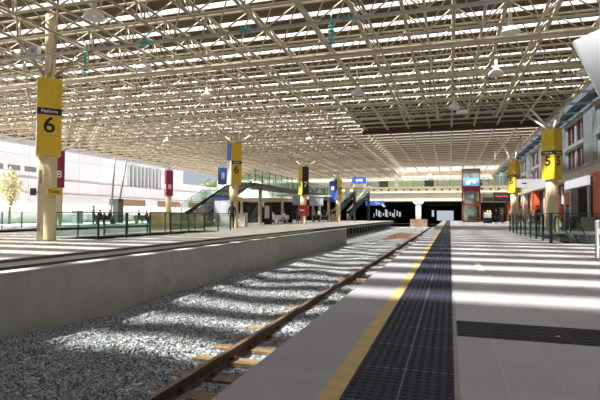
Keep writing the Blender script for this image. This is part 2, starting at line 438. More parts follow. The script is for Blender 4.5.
for y in nys:
    xe = nxs[0] if y < 33.3 else -6.0
    MB().tube((nxs[-1], y, ZB), (xe if xe > 0 else max(x for x in nxs if x < -7), y, ZB), .05, 6).build('lower_cross_chord', M['steel'], ceil)
    MB().tube((XL, y + MY / 2, ZT), (XR, y + MY / 2, ZT), .045, 6).build('upper_cross_chord', M['steel'], ceil)
for k in range(16):
    y = nys[-1] + MY / 2 + MY * (k + 1)
    MB().tube((-20, y, ZT), (XR, y, ZT), .045, 6).build('upper_cross_chord', M['steel'], ceil)
b = MB()
for x in nxs:
    for y in nys:
        if not lower(x, y): continue
        for dx in (-1, 1):
            for dy in (-1, 1):
                b.tube((x, y, ZB), (x + dx * MX / 2, y + dy * MY / 2, ZT), .028, 4, cap=False)
tag(b.build('bracing_web', M['steel'], ceil), None, None, None, 'stuff')
b = MB()
for i in range(25):                                         # purlin stubs up to the decking
    x = NX0 + MX * (1.5 - i)
    if x > XR or x < XL: continue
    for y in nys: b.box((x - .03, y + MY / 2 - .03, ZT), (x + .03, y + MY / 2 + .03, ZS))
tag(b.build('purlin_stub', M['steel'], ceil), None, None, None, 'stuff')
MB().box((-7.4, 42.0, 8.12), (XR, 42.3, ZS)).build('fascia_beam', M['roof'], ceil)
MB().box((XL - .1, -8, 7.9), (XL, 112, ZS + .1)).build('eaves_gutter', M['roofgrey'], ceil)
MB().box((XR, -8, 8.3), (XR + .15, 112, ZS + .1)).build('eaves_gutter', M['steel'], ceil)
MB().box((XR + .15, -45, ZS), (9.35, 112, ZS + .04)).build('edge_glazing', M['dullglass'], ceil)
for k in range(36): MB().box((XR + .15, -8 + k * 3.4, ZS - .12), (9.3, -7.9 + k * 3.4, ZS)).build('edge_rafter', M['greymetal'], ceil)
# service runs under the frame
tag(MB().tube((-37, 13.35, 6.62), (7, 13.35, 6.62), .035, 8).build('span_wire', M['greymetal']), 'pale grey span tube crossing under the roof frame with teal insulators on it', 'span tube')
tag(MB().tube((-37, 17.75, 7.12), (7, 17.75, 7.12), .075, 10).build('service_pipe', M['steel']), 'thick cream service pipe crossing under the roof frame, nearest the viewer', 'pipe', 'service pipes under the roof')
tag(MB().tube((-37, 22.2, 7.14), (7, 22.2, 7.14), .065, 10).build('service_pipe', M['steel']), 'cream service pipe crossing under the roof frame, second behind the thick one', 'pipe', 'service pipes under the roof')

# pendant lamps
def lamp(x, y, z, label):
    t = empty('pendant_lamp', (x, y, z))
    MB().lathe([(.0, .36), (.07, .36), (.08, .22), (.12, .16), (.26, .06), (.31, -.06), (.31, -.09), (.28, -.09), (.24, .03), (.1, .12)], 22).build('lamp_shade', M['lampw'], t)
    MB().lathe([(.0, -.05), (.07, -.03), (.09, .03), (.06, .09), (.04, .13)], 14).build('bulb', M['bulb'], t)
    MB().tube((0, 0, .36), (0, 0, ZT - z), .018, 6).build('stem', M['greymetal'], t)
    MB().rbox((0, 0, .47), (.11, .11, .2)).build('ballast_box', M['lampw'], t)
    tag(t, label, 'lamp', 'pendant lamps under the roof')
LP = [(-10.17, 11.74, 6.95, 'large white bell pendant lamp high above the first platform 6 column'),
      (1.88, 16.6, 6.95, 'white bell pendant lamp nearest the right, above the paved platform'),
      (1.87, 21.45, 6.95, 'white bell pendant lamp one bay behind the nearest right-hand lamp'),
      (5.34, 22.3, 6.95, 'white bell pendant lamp beside the tilted white panel at the right'),
      (.24, 27.5, 6.95, 'white bell pendant lamp just before the dark band of roof'),
      (-11.64, 21.5, 6.95, 'white bell pendant lamp between the two platform 6 columns, farther one'),
      (-11.85, 16.6, 6.95, 'white bell pendant lamp behind the teal hanging insulator string'),
      (-9.84, 26.5, 6.95, 'white bell pendant lamp above and before the second platform 6 column'),
      (-22, 22, 6.95, 'white bell pendant lamp far left behind the first platform 6 sign'),
      (-22, 34, 6.95, 'white bell pendant lamp far left, in front of the maroon platform 8 sign'),
      (-10.5, 36, 6.95, 'small white bell pendant lamp over the tracks before the platform 7 sign'),
      (-4.3, 23, 6.95, 'white bell pendant lamp over the near track')]
for a in LP: lamp(*a)

t = empty('floodlight', (.7, 29.0, 6.95)); MB().box((-.32, -.1, -.09), (.32, .1, .09)).build('housing', M['lampw'], t); MB().box((-.28, -.115, -.07), (.28, -.1, .07)).build('lens', M['bulb'], t); MB().tube((0, 0, .09), (0, 0, ZB - 6.95), .02, 6).build('bracket', M['greymetal'], t)
tag(t, 'small white box floodlight under the roof edge before the dark band', 'floodlight')
def insulator(x, y, z, n, label, rx=0, ry=0, hang=True):
    t = empty('insulator', (x, y, z)); t.rotation_euler = (rx, ry, 0)
    for k in range(n):
        MB().lathe([(.02, .03), (.05, .03), (.10, .0), (.11, -.02), (.05, -.012), (.02, -.03)], 14, (0, 0, -k * .13)).build('disc', M['teal'], t)
    MB().tube((0, 0, .06), (0, 0, -n * .13), .022, 8).build('core_rod', M['teal'], t)
    if hang: MB().tube((0, 0, .05), (0, 0, ZB - z), .015, 6).build('hanger', M['greymetal'], t)
    tag(t, label, 'insulator', 'teal line insulators')
insulator(-12.82, 14.38, 6.95, 7, 'teal stacked disc insulator hanging beside the first platform 6 column')
insulator(-3.5, 14.4, 7.0, 6, 'teal stacked disc insulator hanging over the near track')
insulator(-9.35, 13.35, 6.62, 3, 'small teal insulator on the span tube, leftmost of three', 0, R(90), False)
insulator(-5.8, 13.35, 6.62, 3, 'small teal insulator on the span tube, middle of three', 0, R(90), False)
insulator(-2.6, 13.35, 6.62, 3, 'small teal insulator on the span tube, rightmost of three', 0, R(90), False)
insulator(5.5, 20.8, 6.5, 5, 'teal disc insulator just below the tilted white panel')

# tilted white panel hanging at the upper right
t = empty('tilted_sign', (3.04, 10.0, 3.94))
MB().rbox((0, 0, 0), (1.3, .12, 1.2), 0, 0, 0, R(-22)).build('panel_face', M['palepanel'], t)
MB().rbox((0, .09, 0), (1.15, .06, 1.05), 0, 0, 0, R(-22)).build('back_cover', M['greymetal'], t)
for x in (-.35, .55): MB().tube((x, .09, .2), (x, .09, ZB - 3.94), .02, 6).build('hanger', M['greymetal'], t)
tag(t, 'tilted white square panel hanging from the roof at upper right', 'panel')

# ---------------------------------------------------------------- columns with platform signs
def column(x, y, label, faces, digit_group, extra=None):
    """faces: {compass angle: (panel material, upper material or None, text, band, ink)}"""
    t = empty('platform_column', (x, y, 0)); tag(t, label, 'column', digit_group, 'thing')
    MB().lathe([(.335, 0), (.335, .05), (.32, .06), (.32, 3.3), (.18, 3.4), (.18, 6.2), (.17 if y < 20 else .07, 6.3), (.17 if y < 20 else .07, ZT if y < 20 else 6.5)], 28).build('shaft', M['column'], t)
    s = .405; z0, z1 = 3.15, (5.97 if y < 20 else 6.15); base = R(-42)
    cs = [Vector((math.cos(base + k * math.pi / 2 - math.pi / 4), math.sin(base + k * math.pi / 2 - math.pi / 4), 0)) * s * math.sqrt(2) for k in range(4)]
    mats = []; m = MB()
    for k in range(4):
        ang = -42 + k * 90 - (360 if k == 3 else 0)
        f = faces.get(ang, faces[-42])
        a, c = cs[k], cs[(k + 1) % 4]
        zs = 4.9 if f[1] else z1
        mats.append(f[0]); m.face([(a.x, a.y, z0), (c.x, c.y, z0), (c.x, c.y, zs), (a.x, a.y, zs)], len(mats) - 1)
        if f[1]:
            mats.append(f[1]); m.face([(a.x, a.y, zs), (c.x, c.y, zs), (c.x, c.y, z1), (a.x, a.y, z1)], len(mats) - 1)
    m.face([(c.x, c.y, z1) for c in cs], 0); m.face([(c.x, c.y, z0) for c in reversed(cs)], 0)
    sb = m.build('sign_box', mats, t)
    for ang in (-42, -132):
        f = faces.get(ang, faces[-42]); A = R(ang); n = Vector((math.cos(A), math.sin(A), 0)); u = Vector((-n.y, n.x, 0))
        if f[2]:
            text(f[2], .80, f[4], sb, tuple(n * (s + .004) + Vector((0, 0, 4.22))), A, 'numeral', .006, .012, 1.05)
        if f[3]:
            MB().rbox(tuple(n * (s + .004) + Vector((0, 0, 4.74))), (.012, 2 * s, .24), A).build('black_band', M['black'], sb)
            text('Platform', .16, M['white'], sb, tuple(n * (s + .012) + Vector((0, 0, 4.74))), A, 'lettering', .003, .002)
            MB().rbox(tuple(n * (s + .001) + Vector((0, 0, 3.86))), (.006, 2 * s, .02), A).build('panel_seam', M['tan'], sb)
    for dx, dy in ((-1, -1), (1, -1), (1, 1), (-1, 1)):
        nx = min(nxs, key=lambda v: abs(v - (x + dx * 1.15))); ny = y + dy * .885
        top = ZB if lower(nx, ny) else ZT
        MB().tube((dx * .12, dy * .12, 6.15), (nx - x, ny - y, top), .065, 8).build('roof_strut', M['lampw'] if x > 0 else M['steel'], t)
    return t
Y_ = M['signyel']; K = M['black']
c1 = column(-14.27, 14.2, 'cream column with a yellow platform 6 sign, nearest at the left', {-42: (Y_, None, '6', 1, K), -132: (M['lav'], None, None, 0, K)}, 'platform sign columns')
column(-15.0, 31.9, 'cream column with a yellow 6 sign and blue and white side panel', {-42: (Y_, None, '6', 1, K), -132: (M['white'], M['blue'], None, 0, K)}, 'platform sign columns')
column(-15.1, 49.6, 'cream column with a black sign showing a white 7', {-42: (K, None, '7', 0, M['white']), -132: (Y_, None, '6', 1, K)}, 'platform sign columns')
column(-15.3, 67.3, 'cream column with a small yellow 6 sign far along the left platform', {-42: (Y_, None, '6', 1, K), -132: (M['blue'], None, None, 0, K)}, 'platform sign columns')
column(-30.9, 31.9, 'cream column with a maroon sign hidden partly behind the nearest yellow 6', {-42: (M['maroon'], None, '8', 0, M['white']), -132: (M['maroon'], None, '8', 0, M['white'])}, 'platform sign columns')
column(-31.8, 49.6, 'cream column with a maroon platform 8 sign by the white building', {-42: (M['maroon'], None, '8', 0, M['white']), -132: (M['maroon'], None, '8', 0, M['white'])}, 'platform sign columns')
column(5.85, 31.9, 'cream column with yellow 5 signs on two faces, nearest at the right', {-42: (Y_, None, '5', 1, K), -132: (Y_, None, '5', 1, K)}, 'platform sign columns')
column(5.85, 49.6, 'cream column with a yellow 5 sign, second behind at the right', {-42: (Y_, None, '5', 1, K), -132: (Y_, None, '5', 1, K)}, 'platform sign columns')
# fittings on the first column
A = R(-42); n = Vector((math.cos(A), math.sin(A), 0)); u = Vector((-n.y, n.x, 0))
pl = MB().rbox(tuple(u * -.25 + n * .21 + Vector((0, 0, 2.35))), (.03, .09, .48), A - .8).build('plaque', M['greymetal'], c1)
MB().rbox(tuple(u * -.28 + n * .16 + Vector((0, 0, .5))), (.03, .12, .3), A - 1.0).build('hatch', M['greymetal'], c1)
t = empty('flag_sign', tuple(Vector((-14.27, 14.2, 1.81)) + n * .36 + u * .2))
MB().rbox((0, 0, 0), (.05, .56, .27), A).build('sign_board', Y_, t)
text('Taxis', .17, K, t, tuple(n * .027), A, 'lettering', .003, .004)
MB().rbox(tuple(u * -.24 + n * .028), (.004, .05, .25), A).build('white_edge', M['white'], t)
tag(t, 'small yellow lettered sign fixed across the nearest left column', 'sign')
t = empty('flag_sign', (-14.62, 31.75, 2.1)); MB().rbox((.1, -.1, 0), (.05, .5, .3), A).build('sign_board', Y_, t); MB().rbox((-.0, .0, 0), (.2, .05, .05), A + 1.57).build('bracket', M['greymetal'], t)
tag(t, 'small yellow sign fixed to the right of the second platform 6 column', 'sign')
t = empty('junction_box', (-14.6, 14.0, 6.62))
MB().rbox((-.20, 0, .36), (.36, .25, .5), .3).build('box_body', M['lav'], t); MB().rbox((-.16, -.14, .42), (.12, .04, .14), .3).build('cover', M['greymetal'], t)
tag(t, 'pale blue grey box fixed above the nearest platform 6 sign', 'box')
t = empty('camera_unit', tuple(Vector((-14.27, 14.2, 1.8)) - u * .46))
MB().rbox((0, 0, 0), (.22, .2, .26), A).build('housing', M['darkgrey'], t); MB().tube((0, 0, 0), tuple(u * .3), .02, 6).build('bracket', M['greymetal'], t)
tag(t, 'small dark grey box on a bracket at the left of the nearest column', 'box')

# ---------------------------------------------------------------- glass fences
def fence(pts, name, label, h=1.05, step=1.67, pm=None, gm=None, pr=.035, lean=0):
    t = empty(name, (pts[0][0], pts[0][1], 0)); tag(t, label, 'fence', None, 'thing')
    o = Vector((pts[0][0], pts[0][1], 0)); pm = pm or M['dark']; gm = gm or M['glass']
    for a, b_ in zip(pts, pts[1:]):
        a = Vector((a[0], a[1], 0)) - o; b_ = Vector((b_[0], b_[1], 0)) - o; L = (b_ - a).length; k = max(1, round(L / step)); d = (b_ - a).normalized(); ang = math.atan2(d.y, d.x)
        for i in range(k):
            p = a + d * (L * i / k); q = a + d * (L * (i + 1) / k); c = (p + q) / 2
            MB().rbox(tuple(p + Vector((0, 0, h / 2))), (pr * 2, pr * 1.4, h), ang).build('post', pm, t)
            MB().rbox(tuple(c + Vector((0, 0, .08 + (h - .14) / 2))), (L / k - .1, .012, h - .14), ang).build('glass_panel', gm, t)
        MB().rbox(tuple(b_ + Vector((0, 0, h / 2))), (pr * 2, pr * 1.4, h), ang).build('post', pm, t)
        MB().rbox(tuple((a + b_) / 2 + Vector((0, 0, h))), (L, .06, .04), ang).build('top_rail', pm, t)
    return t
fence([(-15.55, 27.3), (-15.55, 15.5), (-13.05, 15.5), (-13.05, 27.3)], 'glass_fence', 'dark framed green glass fence round the stair well behind the nearest left column')
fr = fence([(3.5, 31.9), (3.5, 19.4), (8.4, 19.4)], 'glass_fence', 'dark framed glass fence round the escalator well on the right platform', 1.08, 1.66, None, None, .05)
MB().box((1.3, -12.42, .02), (4.8, -12.38, .26)).build('green_kickplate', M['greenp'], fr)
fence([(-29.2, 30), (-29.2, 20.5), (-33, 20.5)], 'glass_fence', 'dark glass fence far left on the platform beyond the tracks', 1.1, 1.6)
# escalators going down
def escalator(loc, rz, L, drop, label, w=1.0, tilt=None):
    t = empty('escalator', loc, rz); tag(t, label, 'escalator', None, 'thing')
    m = MB(); n = int(L / .4)
    for k in range(n): m.box((-w / 2, k * .4, drop * k / n - .22), (w / 2, k * .4 + .4, drop * k / n))
    m.build('steps', M['darkgrey'], t)
    for s in (-1, 1):
        x = s * (w / 2 + .12)
        MB().prism([(-.9, 0), (L, drop), (L, drop + .9), (.2, .92), (-.6, .92), (-.9, .6)], 'x', x - .01, x + .01).build('balustrade', M['glass'], t)
        MB().path([(x, -.9, .1), (x, -.98, .45), (x, -.9, .78), (x, -.6, .95), (x, .2, .95), (x, L, drop + .93)], .045, 8).build('handrail', M['rubber'], t)
        MB().prism([(-.9, -.3), (L, drop - .35), (L, drop + .08), (-.9, .08)], 'x', x - .06, x + .06).build('skirt', M['stainless'], t)
    MB().box((-w / 2, -1.2, -.02), (w / 2, 0, .004)).build('landing_plate', M['stainless'], t)
    return t
escalator((4.9, 28.6, .0), R(180), 8.6, -3.8, 'dark railed escalator going down inside the right glass fence')
escalator((6.9, 28.6, .0), R(180), 8.6, -3.8, 'second down escalator beside the first within the right glass fence')
t = empty('phone_cabinet', (-35.5, 45.3, 0)); MB().box((-.35, -.45, 0), (.35, .45, 2.7)).build('cabinet_body', M['dark'], t); MB().box((.35, -.35, .3), (.37, .35, 2.4)).build('door_panel', M['darkgrey'], t); tag(t, 'tall dark green cabinet behind the seated people on the far platform', 'cabinet')
for y, lb in ((38.6, 'grey bin on the far platform left of the standing person in teal'), (60, 'grey bin on the far platform right of the maroon 8 column')):
    t = empty('litter_bin', (-35.0, y, 0)); MB().box((-.3, -.4, 0), (.3, .4, 1.2)).build('body', M['greymetal'], t); MB().box((-.32, -.42, 1.2), (.32, .42, 1.28)).build('lid', M['darkgrey'], t); tag(t, lb, 'bin', 'bins on the far platform')
# stair well left
m = MB()
for k in range(22): m.box((WX0 + .1, 26.4 - .42 * (k + 1), -4 + 0.0), (WX1 - .1, 26.4 - .42 * k, -.18 * (k + 1)))
st = tag(m.build('descending_stair', M['concrete']), 'concrete stair going down inside the left glass fence', 'stairs')

# steel bollard at the right edge
t = empty('bin_post', (3.36, 12.95, 0))
MB().lathe([(.0, 0), (.11, 0), (.11, .02), (.085, .03), (.085, .88), (.075, .9), (0, .9)], 18).build('post_body', M['stainless'], t)
MB().rbox((-.0, -.09, .62), (.1, .02, .16)).build('label_plate', M['white'], t)
tag(t, 'grey steel post standing alone at the right edge of the paving', 'post')

# ---------------------------------------------------------------- stair, walkway, bridge
def stair():
    t = empty('footbridge_stair', (-20, 33, 0)); tag(t, 'open steel stair with glass sides climbing behind the second 6 column', 'stairs', None, 'thing')
    n = 25; rise, run = 4.2 / 25, 11.2 / 25
    for k in range(n): MB().box((-1.0, k * run, k * rise + .04), (1.0, k * run + run + .04, k * rise + rise)).build('tread', M['darkgrey'], t)
    for s in (-1, 1):
        MB().prism([(-.2, -.0), (.35, 0), (11.3, 3.95), (11.3, 4.35), (-.2, .28)], 'x', s * 1.05 - .05, s * 1.05 + .05).build('stringer', M['gglass'] if 0 else M['darkgrey'], t)
        MB().tube((s * 1.05, 0, 1.2), (s * 1.05, 11.2, 5.4), .03, 6).build('handrail', M['greymetal'], t)
        for k in range(8):
            y = .2 + k * 1.55; z = y * .375
            MB().tube((s * 1.05, y, z), (s * 1.05, y, z + 1.2), .025, 5).build('post', M['greymetal'], t)
            MB().prism([(y + .06, z + .3), (y + 1.45, z + .3 + .52), (y + 1.45, z + 1.1 + .52), (y + .06, z + 1.1)], 'x', s * 1.05 - .006, s * 1.05 + .006).build('glass_panel', M['glass'], t)
    MB().box((-1.1, 3.0, 0), (1.1, 3.3, 1.0)).build('pier', M['beige'], t)
stair()
t = empty('walkway', (-20, 44.75, 4.2)); tag(t, 'elevated glass sided walkway running from the stair to the bridge', 'walkway', None, 'thing')
MB().box((-1.3, 0, -.35), (1.3, 39, 0)).build('deck', M['darkgrey'], t)
for s in (-1.25, 1.25):
    for k in range(20):
        MB().box((s - .03, k * 2, 0), (s + .03, k * 2 + .06, 1.3)).build('post', M['dark'], t)
        if k < 19: MB().box((s - .006, k * 2 + .1, .08), (s + .006, k * 2 + 1.96, 1.22)).build('glass_panel', M['glass'], t)
    MB().box((s - .04, 0, 1.28), (s + .04, 38.1, 1.33)).build('rail', M['dark'], t)
for k in (4.5, 20.5, 30, 36): MB().tube((0, k, -4.2), (0, k, -.35), .2, 12).build('support', M['beige'], t)
# bridge
t = empty('concourse_bridge', (-2, 85, 0)); tag(t, 'cream concrete concourse bridge spanning the tracks at the far end', 'bridge', None, 'thing')
b = MB().box((-12, 0, 3.45), (11, 9, 4.95)); b.box((-12.2, -.35, 4.85), (11, 9, 5.0)); b.box((-12, -.1, 5.0), (11, 9, 5.72)); b.box((-12.2, -.4, 5.72), (11, 9, 5.88))
b.build('beam', M['bridge'], t)
b = MB().box((-46, 0, 3.9), (-12, 9, 4.3)); b.build('left_deck', M['concrete'], t)
for k in range(17):
    MB().tube((-10.8 + k * 1.28, -.14, 5.36), (-10.8 + k * 1.28, -.09, 5.36), .17, 10).build('drain_hole', M['void'], t)
for k in range(29):
    x0 = -46 + k * 2; z = 4.3 if x0 < -12 else 5.88
    MB().box((x0, -.25, z), (x0 + .08, -.17, z + 1.45)).build('rail_post', M['dark'], t)
    MB().box((x0 + .1, -.22, z + .05), (x0 + 1.98, -.205, z + 1.35)).build('glass_panel', M['glass'], t)
    if k % 3 == 1: MB().box((x0 + .3, 5, z), (x0 + .9, 5.5, 8.5)).build('concourse_post', M['white'], t)
    if k % 4 == 2 and x0 > -14: MB().box((x0 - .3, 3.0, z + .1), (x0 + 1.3, 3.3, z + 1.3)).build('display_cabinet', M['dark'], t)
MB().box((-46, 8.6, 4.3), (11, 8.8, 8.4)).build('concourse_back', M['bwhite'] if 0 else M['facadel'], t)
MB().box((-46, -.27, 5.7), (-12, -.15, 5.8)).build('hand_rail', M['dark'], t); MB().box((-12, -.27, 7.28), (11, -.15, 7.36)).build('hand_rail', M['dark'], t)
MB().box((-3.65, 0, .3), (-2.75, 1.2, 3.1)).build('pier', M['bridge'], t); MB().prism([(-4.1, 3.45), (-4.1, 3.2), (-3.8, 2.9), (-2.6, 2.9), (-2.3, 3.2), (-2.3, 3.45)], 'y', -.1, 1.3).build('pier_cap', M['bridge'], t)
MB().box((-4.55, -.5, -1.2), (-1.7, 2, .3)).build('pier_base', M['brick'], t)
# dark undercroft beyond the bridge
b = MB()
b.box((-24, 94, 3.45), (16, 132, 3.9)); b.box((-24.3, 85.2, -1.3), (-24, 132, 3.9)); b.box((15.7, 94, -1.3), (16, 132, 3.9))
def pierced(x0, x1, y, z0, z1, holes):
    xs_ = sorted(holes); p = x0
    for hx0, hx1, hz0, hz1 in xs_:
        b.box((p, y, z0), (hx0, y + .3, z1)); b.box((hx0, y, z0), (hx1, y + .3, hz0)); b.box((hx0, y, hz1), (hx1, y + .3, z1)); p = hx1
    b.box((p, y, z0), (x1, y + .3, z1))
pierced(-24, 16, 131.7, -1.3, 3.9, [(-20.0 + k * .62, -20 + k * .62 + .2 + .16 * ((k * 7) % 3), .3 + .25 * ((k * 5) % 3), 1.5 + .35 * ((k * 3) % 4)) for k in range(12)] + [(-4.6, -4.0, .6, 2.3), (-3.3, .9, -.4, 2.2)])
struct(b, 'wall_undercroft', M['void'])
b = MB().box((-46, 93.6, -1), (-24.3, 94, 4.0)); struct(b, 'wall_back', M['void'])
# blue direction sign below the bridge
t = empty('direction_sign', (-12.6, 84.3, 3.05)); MB().box((-1.6, 0, -.42), (1.7, .15, .42)).build('board', M['blue'], t)
text('Exit', .5, M['white'], t, (.5, -.02, 0), R(-90), 'lettering', .005)
MB().prism([(1.2, -.1), (1.5, -.1), (1.5, -.28), (1.95, -.55), (1.6, -.7), (1.2, -.3)], 'y', -.03, -.01).build('arrow', M['white'], t)
MB().tube((-1.2, .07, .4), (-1.2, .07, .9), .03, 6).build('hanger', M['dark'], t); MB().tube((1.2, .07, .4), (1.2, .07, .9), .03, 6).build('hanger', M['dark'], t)
tag(t, 'blue direction sign hanging below the left end of the bridge', 'sign')

# lift tower with screen
t = empty('lift_tower', (3.0, 76.0, 0)); tag(t, 'red framed glass lift tower with a lit blue screen near the top', 'lift tower', None, 'thing')
for sx in (-1.2, 1.2):
    for sy in (-1.2, 1.2): MB().box((sx - .08, sy - .08, 0), (sx + .08, sy + .08, 7.8)).build('corner_post', M['liftred'], t)
for z in (.1, 2.6, 4.6, 5.25, 7.8): 
    b = MB()
    for s in (-1.2, 1.2): b.box((-1.2, s - .07, z - .09), (1.2, s + .07, z + .09)); b.box((s - .07, -1.2, z - .09), (s + .07, 1.2, z + .09))
    b.build('cross_frame', M['liftred'], t)
for k, (z0, z1) in enumerate(((.2, 2.5), (2.7, 4.5))):
    MB().box((-1.1, -1.2, z0), (1.1, -1.185, z1)).build('glass_panel', M['cglass'], t)
    MB().box((-1.2, -1.1, z0), (-1.185, 1.1, z1)).build('glass_panel', M['cglass'], t)
MB().box((-1.0, .7, .0), (1.0, .9, 5)).build('back_panel', M['beige'], t)
for z, mm in ((.5, 'tan'), (1.3, 'white'), (2.2, 'leaf'), (3.1, 'beige'), (3.9, 'white')): MB().rbox((random.uniform(-.4, .4), .3, z), (random.uniform(.8, 1.6), .4, .55)).build('cabin_fitting', M[mm], t)
sc_ = MB().box((-1.1, -1.3, 5.35), (1.1, -1.1, 6.55)).build('screen', M['screen'], t)
MB().prism([(-.8, 5.6), (-.2, 5.55), (0, 6.1), (.4, 5.6), (.8, 6.0), (.5, 6.3), (-.5, 6.1)], 'y', -1.32, -1.305).build('screen_figure', M['screenw'], sc_)
MB().box((-1.25, -1.25, 6.6), (1.25, 1.25, 7.75)).build('motor_housing', M['greymetal'], t)
MB().box((-1.1, -1.25, 4.65), (1.1, -1.1, 5.2)).build('lower_sign', M['maroon'], t)

# ---------------------------------------------------------------- right building
FX = 9.4
b = MB(); b.box((FX + .5, -45, 0), (FX + 1.2, 110, 10.5), 0)
b.box((FX - .35, 20, 3.85), (FX + .5, 110, 4.35), 1)          # ledge over the shops
b.box((FX - .15, 20, 4.35), (FX + .5, 110, 4.7), 0)
b.box((FX, 20, 6.25), (FX + .5, 110, 6.75), 0); b.box((FX - .1, 20, 6.42), (FX + .5, 110, 6.56), 1)
b.box((FX, 20, 8.35), (FX + .5, 110, 10.5), 0); b.box((FX - .45, 20, 9.3), (FX + .5, 110, 9.7), 1); b.box((FX - .2, 20, 8.6), (FX + .5, 110, 8.75), 1)
wr = struct(b, 'wall_right', [M['facade'], M['facadel']])
bay = [(27.2 + 9.15 * k) for k in range(0, 9)]                 # piers at these y, 3.1 wide
for y in bay:
    q = MB().box((FX - .08, y, 4.35), (FX + .5, y + 3.1, 10.4)); q.box((FX - .16, y + .4, 4.7), (FX - .08, y + 2.7, 8.2))
    q.build('pier', M['facade'], wr)
wn = 0
for y in bay:
    for j in range(2):
        y0 = y + 3.1 + j * 3.02
        for z0, z1 in ((4.7, 6.25), (6.75, 8.35)):
            wn += 1
            t = empty('window_%d' % wn, (FX, y0, z0)); t['kind'] = 'structure'
            MB().box((.16, .1, 0), (.22, 2.95, z1 - z0)).build('pane', M['pane'], t)
            f = MB()
            for yy in (.05, 1.42, 2.8): f.box((.10, yy + .02, 0), (.20, yy + .07, z1 - z0))
            f.build('window_frame', M['facadel'], t)
            if z0 < 5 or True:                                # rounded pilaster figure between the panes
                a = MB(); n = 10; h = (z1 - z0)
                pts = [(2.78, 0), (3.26, 0), (3.26, h * .62)] + [(3.02 + .24 * math.cos(math.pi * i / n), h * .62 + .24 * math.sin(math.pi * i / n) * 1.5) for i in range(1, n)] + [(2.78, h * .62)]
                a.prism(pts, 'x', .06, .22); a.build('arched_pilaster', M['facadel'], t)
# shop fronts below
for k, y in enumerate([34.3 + 8.6 * q for q in range(8)]):
    MB().box((FX - .2, y, 0), (FX + .5, y + 2.4, 3.85)).build('shop_pier', M['orange'] if k % 3 == 0 else M['facadel'], wr)
    if k % 3 != 0: MB().box((FX - .23, y + .5, .3), (FX - .2, y + 1.9, 2.9)).build('orange_panel', M['orange'], wr)
    MB().box((FX - .22, y, 0), (FX + .5, y + 2.45, .9)).build('plinth', M['tan'], wr)
    MB().box((FX + .3, y + 2.4, .1), (FX + .34, y + 8.6, 3.8)).build('shop_glazing', M['pane'] if k % 2 else M['void'], wr)
    MB().box((FX + .2, y + 5, .0), (FX + .33, y + 5.5, 3.6)).build('shop_mullion', M['facadel'], wr)
    MB().box((FX + .15, y + 3, .0), (FX + .32, y + 7.2, .9)).build('shop_counter', M['beige'], wr)
t = empty('fascia_sign', (FX - .4, 40.2, 3.42)); MB().box((-.05, -3.2, -.3), (.12, 3.6, .33)).build('sign_board', M['lightbox'], t); MB().box((-.05, -3.2, -.38), (.3, 3.6, -.3)).build('sign_tray', M['greymetal'], t)
MB().box((.12, -3, -.1), (.4, -2.8, .1)).build('bracket', M['greymetal'], t); MB().box((.12, 3, -.1), (.4, 3.2, .1)).build('bracket', M['greymetal'], t)
tag(t, 'long white blank fascia sign on the shop front beside the red pier', 'sign')
t = empty('hanging_sign', (6.9, 45, 3.76)); MB().box((-1.4, -.08, -.35), (1.35, .08, .35)).build('sign_board', M['lightbox'], t)
MB().prism([(-1.0, -.06), (-.75, -.06), (-.75, -.14), (-.6, 0), (-.75, .14), (-.75, .06), (-1.0, .06)], 'y', -.09, -.082).build('arrow', M['blue'], t)
for x in (-1.1, 1.1): MB().tube((x, 0, .35), (x, 0, ZT - 3.76), .02, 6).build('hanger_rod', M['greymetal'], t)
tag(t, 'white hanging direction sign between the two yellow 5 columns', 'sign')
# kiosk and departures board at the far right
t = empty('shop_kiosk', (6.2, 79, 0)); tag(t, 'dark shop kiosk with pale lintel to the right of the lift tower', 'kiosk', None, 'thing')
MB().box((-1.6, 0, 0), (1.8, .2, 3.0)).build('dark_front', M['void'], t); MB().box((-1.7, -.3, 3.0), (1.9, .5, 4.3)).build('lintel', M['facadel'], t); MB().box((-1.4, -.32, 3.15), (1.6, -.28, 3.75)).build('fascia', M['leaf'], t)
for x in (-.7, -.35): MB().rbox((x, -.1, 1.5), (.18, .1, .5)).build('wall_lamp', M['amber'], t)
MB().box((1.0, -.4, 0), (1.6, 0, 2.2)).build('display_stand', M['leaf'], t); MB().box((-1.4, -.6, 0), (-.9, 0, 1.8)).build('display_stand', M['denim'] if 'denim' in M else M['blue'], t)
t = empty('departure_board', (5.75, 60, 3.15)); MB().box((-.92, -.12, -.52), (.92, .12, .52)).build('board', M['void'], t)
text('Departures', .30, M['ledred'], t, (0, -.13, .08), R(-90), 'lettering', .003)
for x in (-.7, .7): MB().tube((x, 0, .52), (x, 0, ZT - 3.15), .02, 6).build('hanger_rod', M['greymetal'], t)
tag(t, 'black hanging board with red lettering left of the second 5 column', 'board')
for k, (x, y, h, lb) in enumerate(((8.1, 56, 1.5, 'green potted shrub in front of the far shops, nearer'), (7.9, 66, 1.8, 'green potted shrub in front of the far shops, farther'))):
    t = empty('potted_shrub', (x, y, 0)); MB().lathe([(0, 0), (.3, 0), (.4, .55), (.36, .55), (.34, .48), (0, .48)], 14).build('pot', M['darkgrey'], t)
    m = MB()
    for i in range(170):
        v = Vector((random.gauss(0, .3), random.gauss(0, .3), .55 + random.random() * h)); e = Euler((random.random() * 6, random.random() * 6, random.random() * 6)).to_matrix()
        m.face([v + e @ Vector(p) for p in ((-.1, 0, 0), (0, -.04, 0), (.1, 0, 0), (0, .04, 0))])
    m.tube((0, 0, .4), (0, 0, .5 + h * .7), .03, 6); m.build('foliage', M['leaf'], t); tag(t, lb, 'plant', 'potted shrubs by the shops')
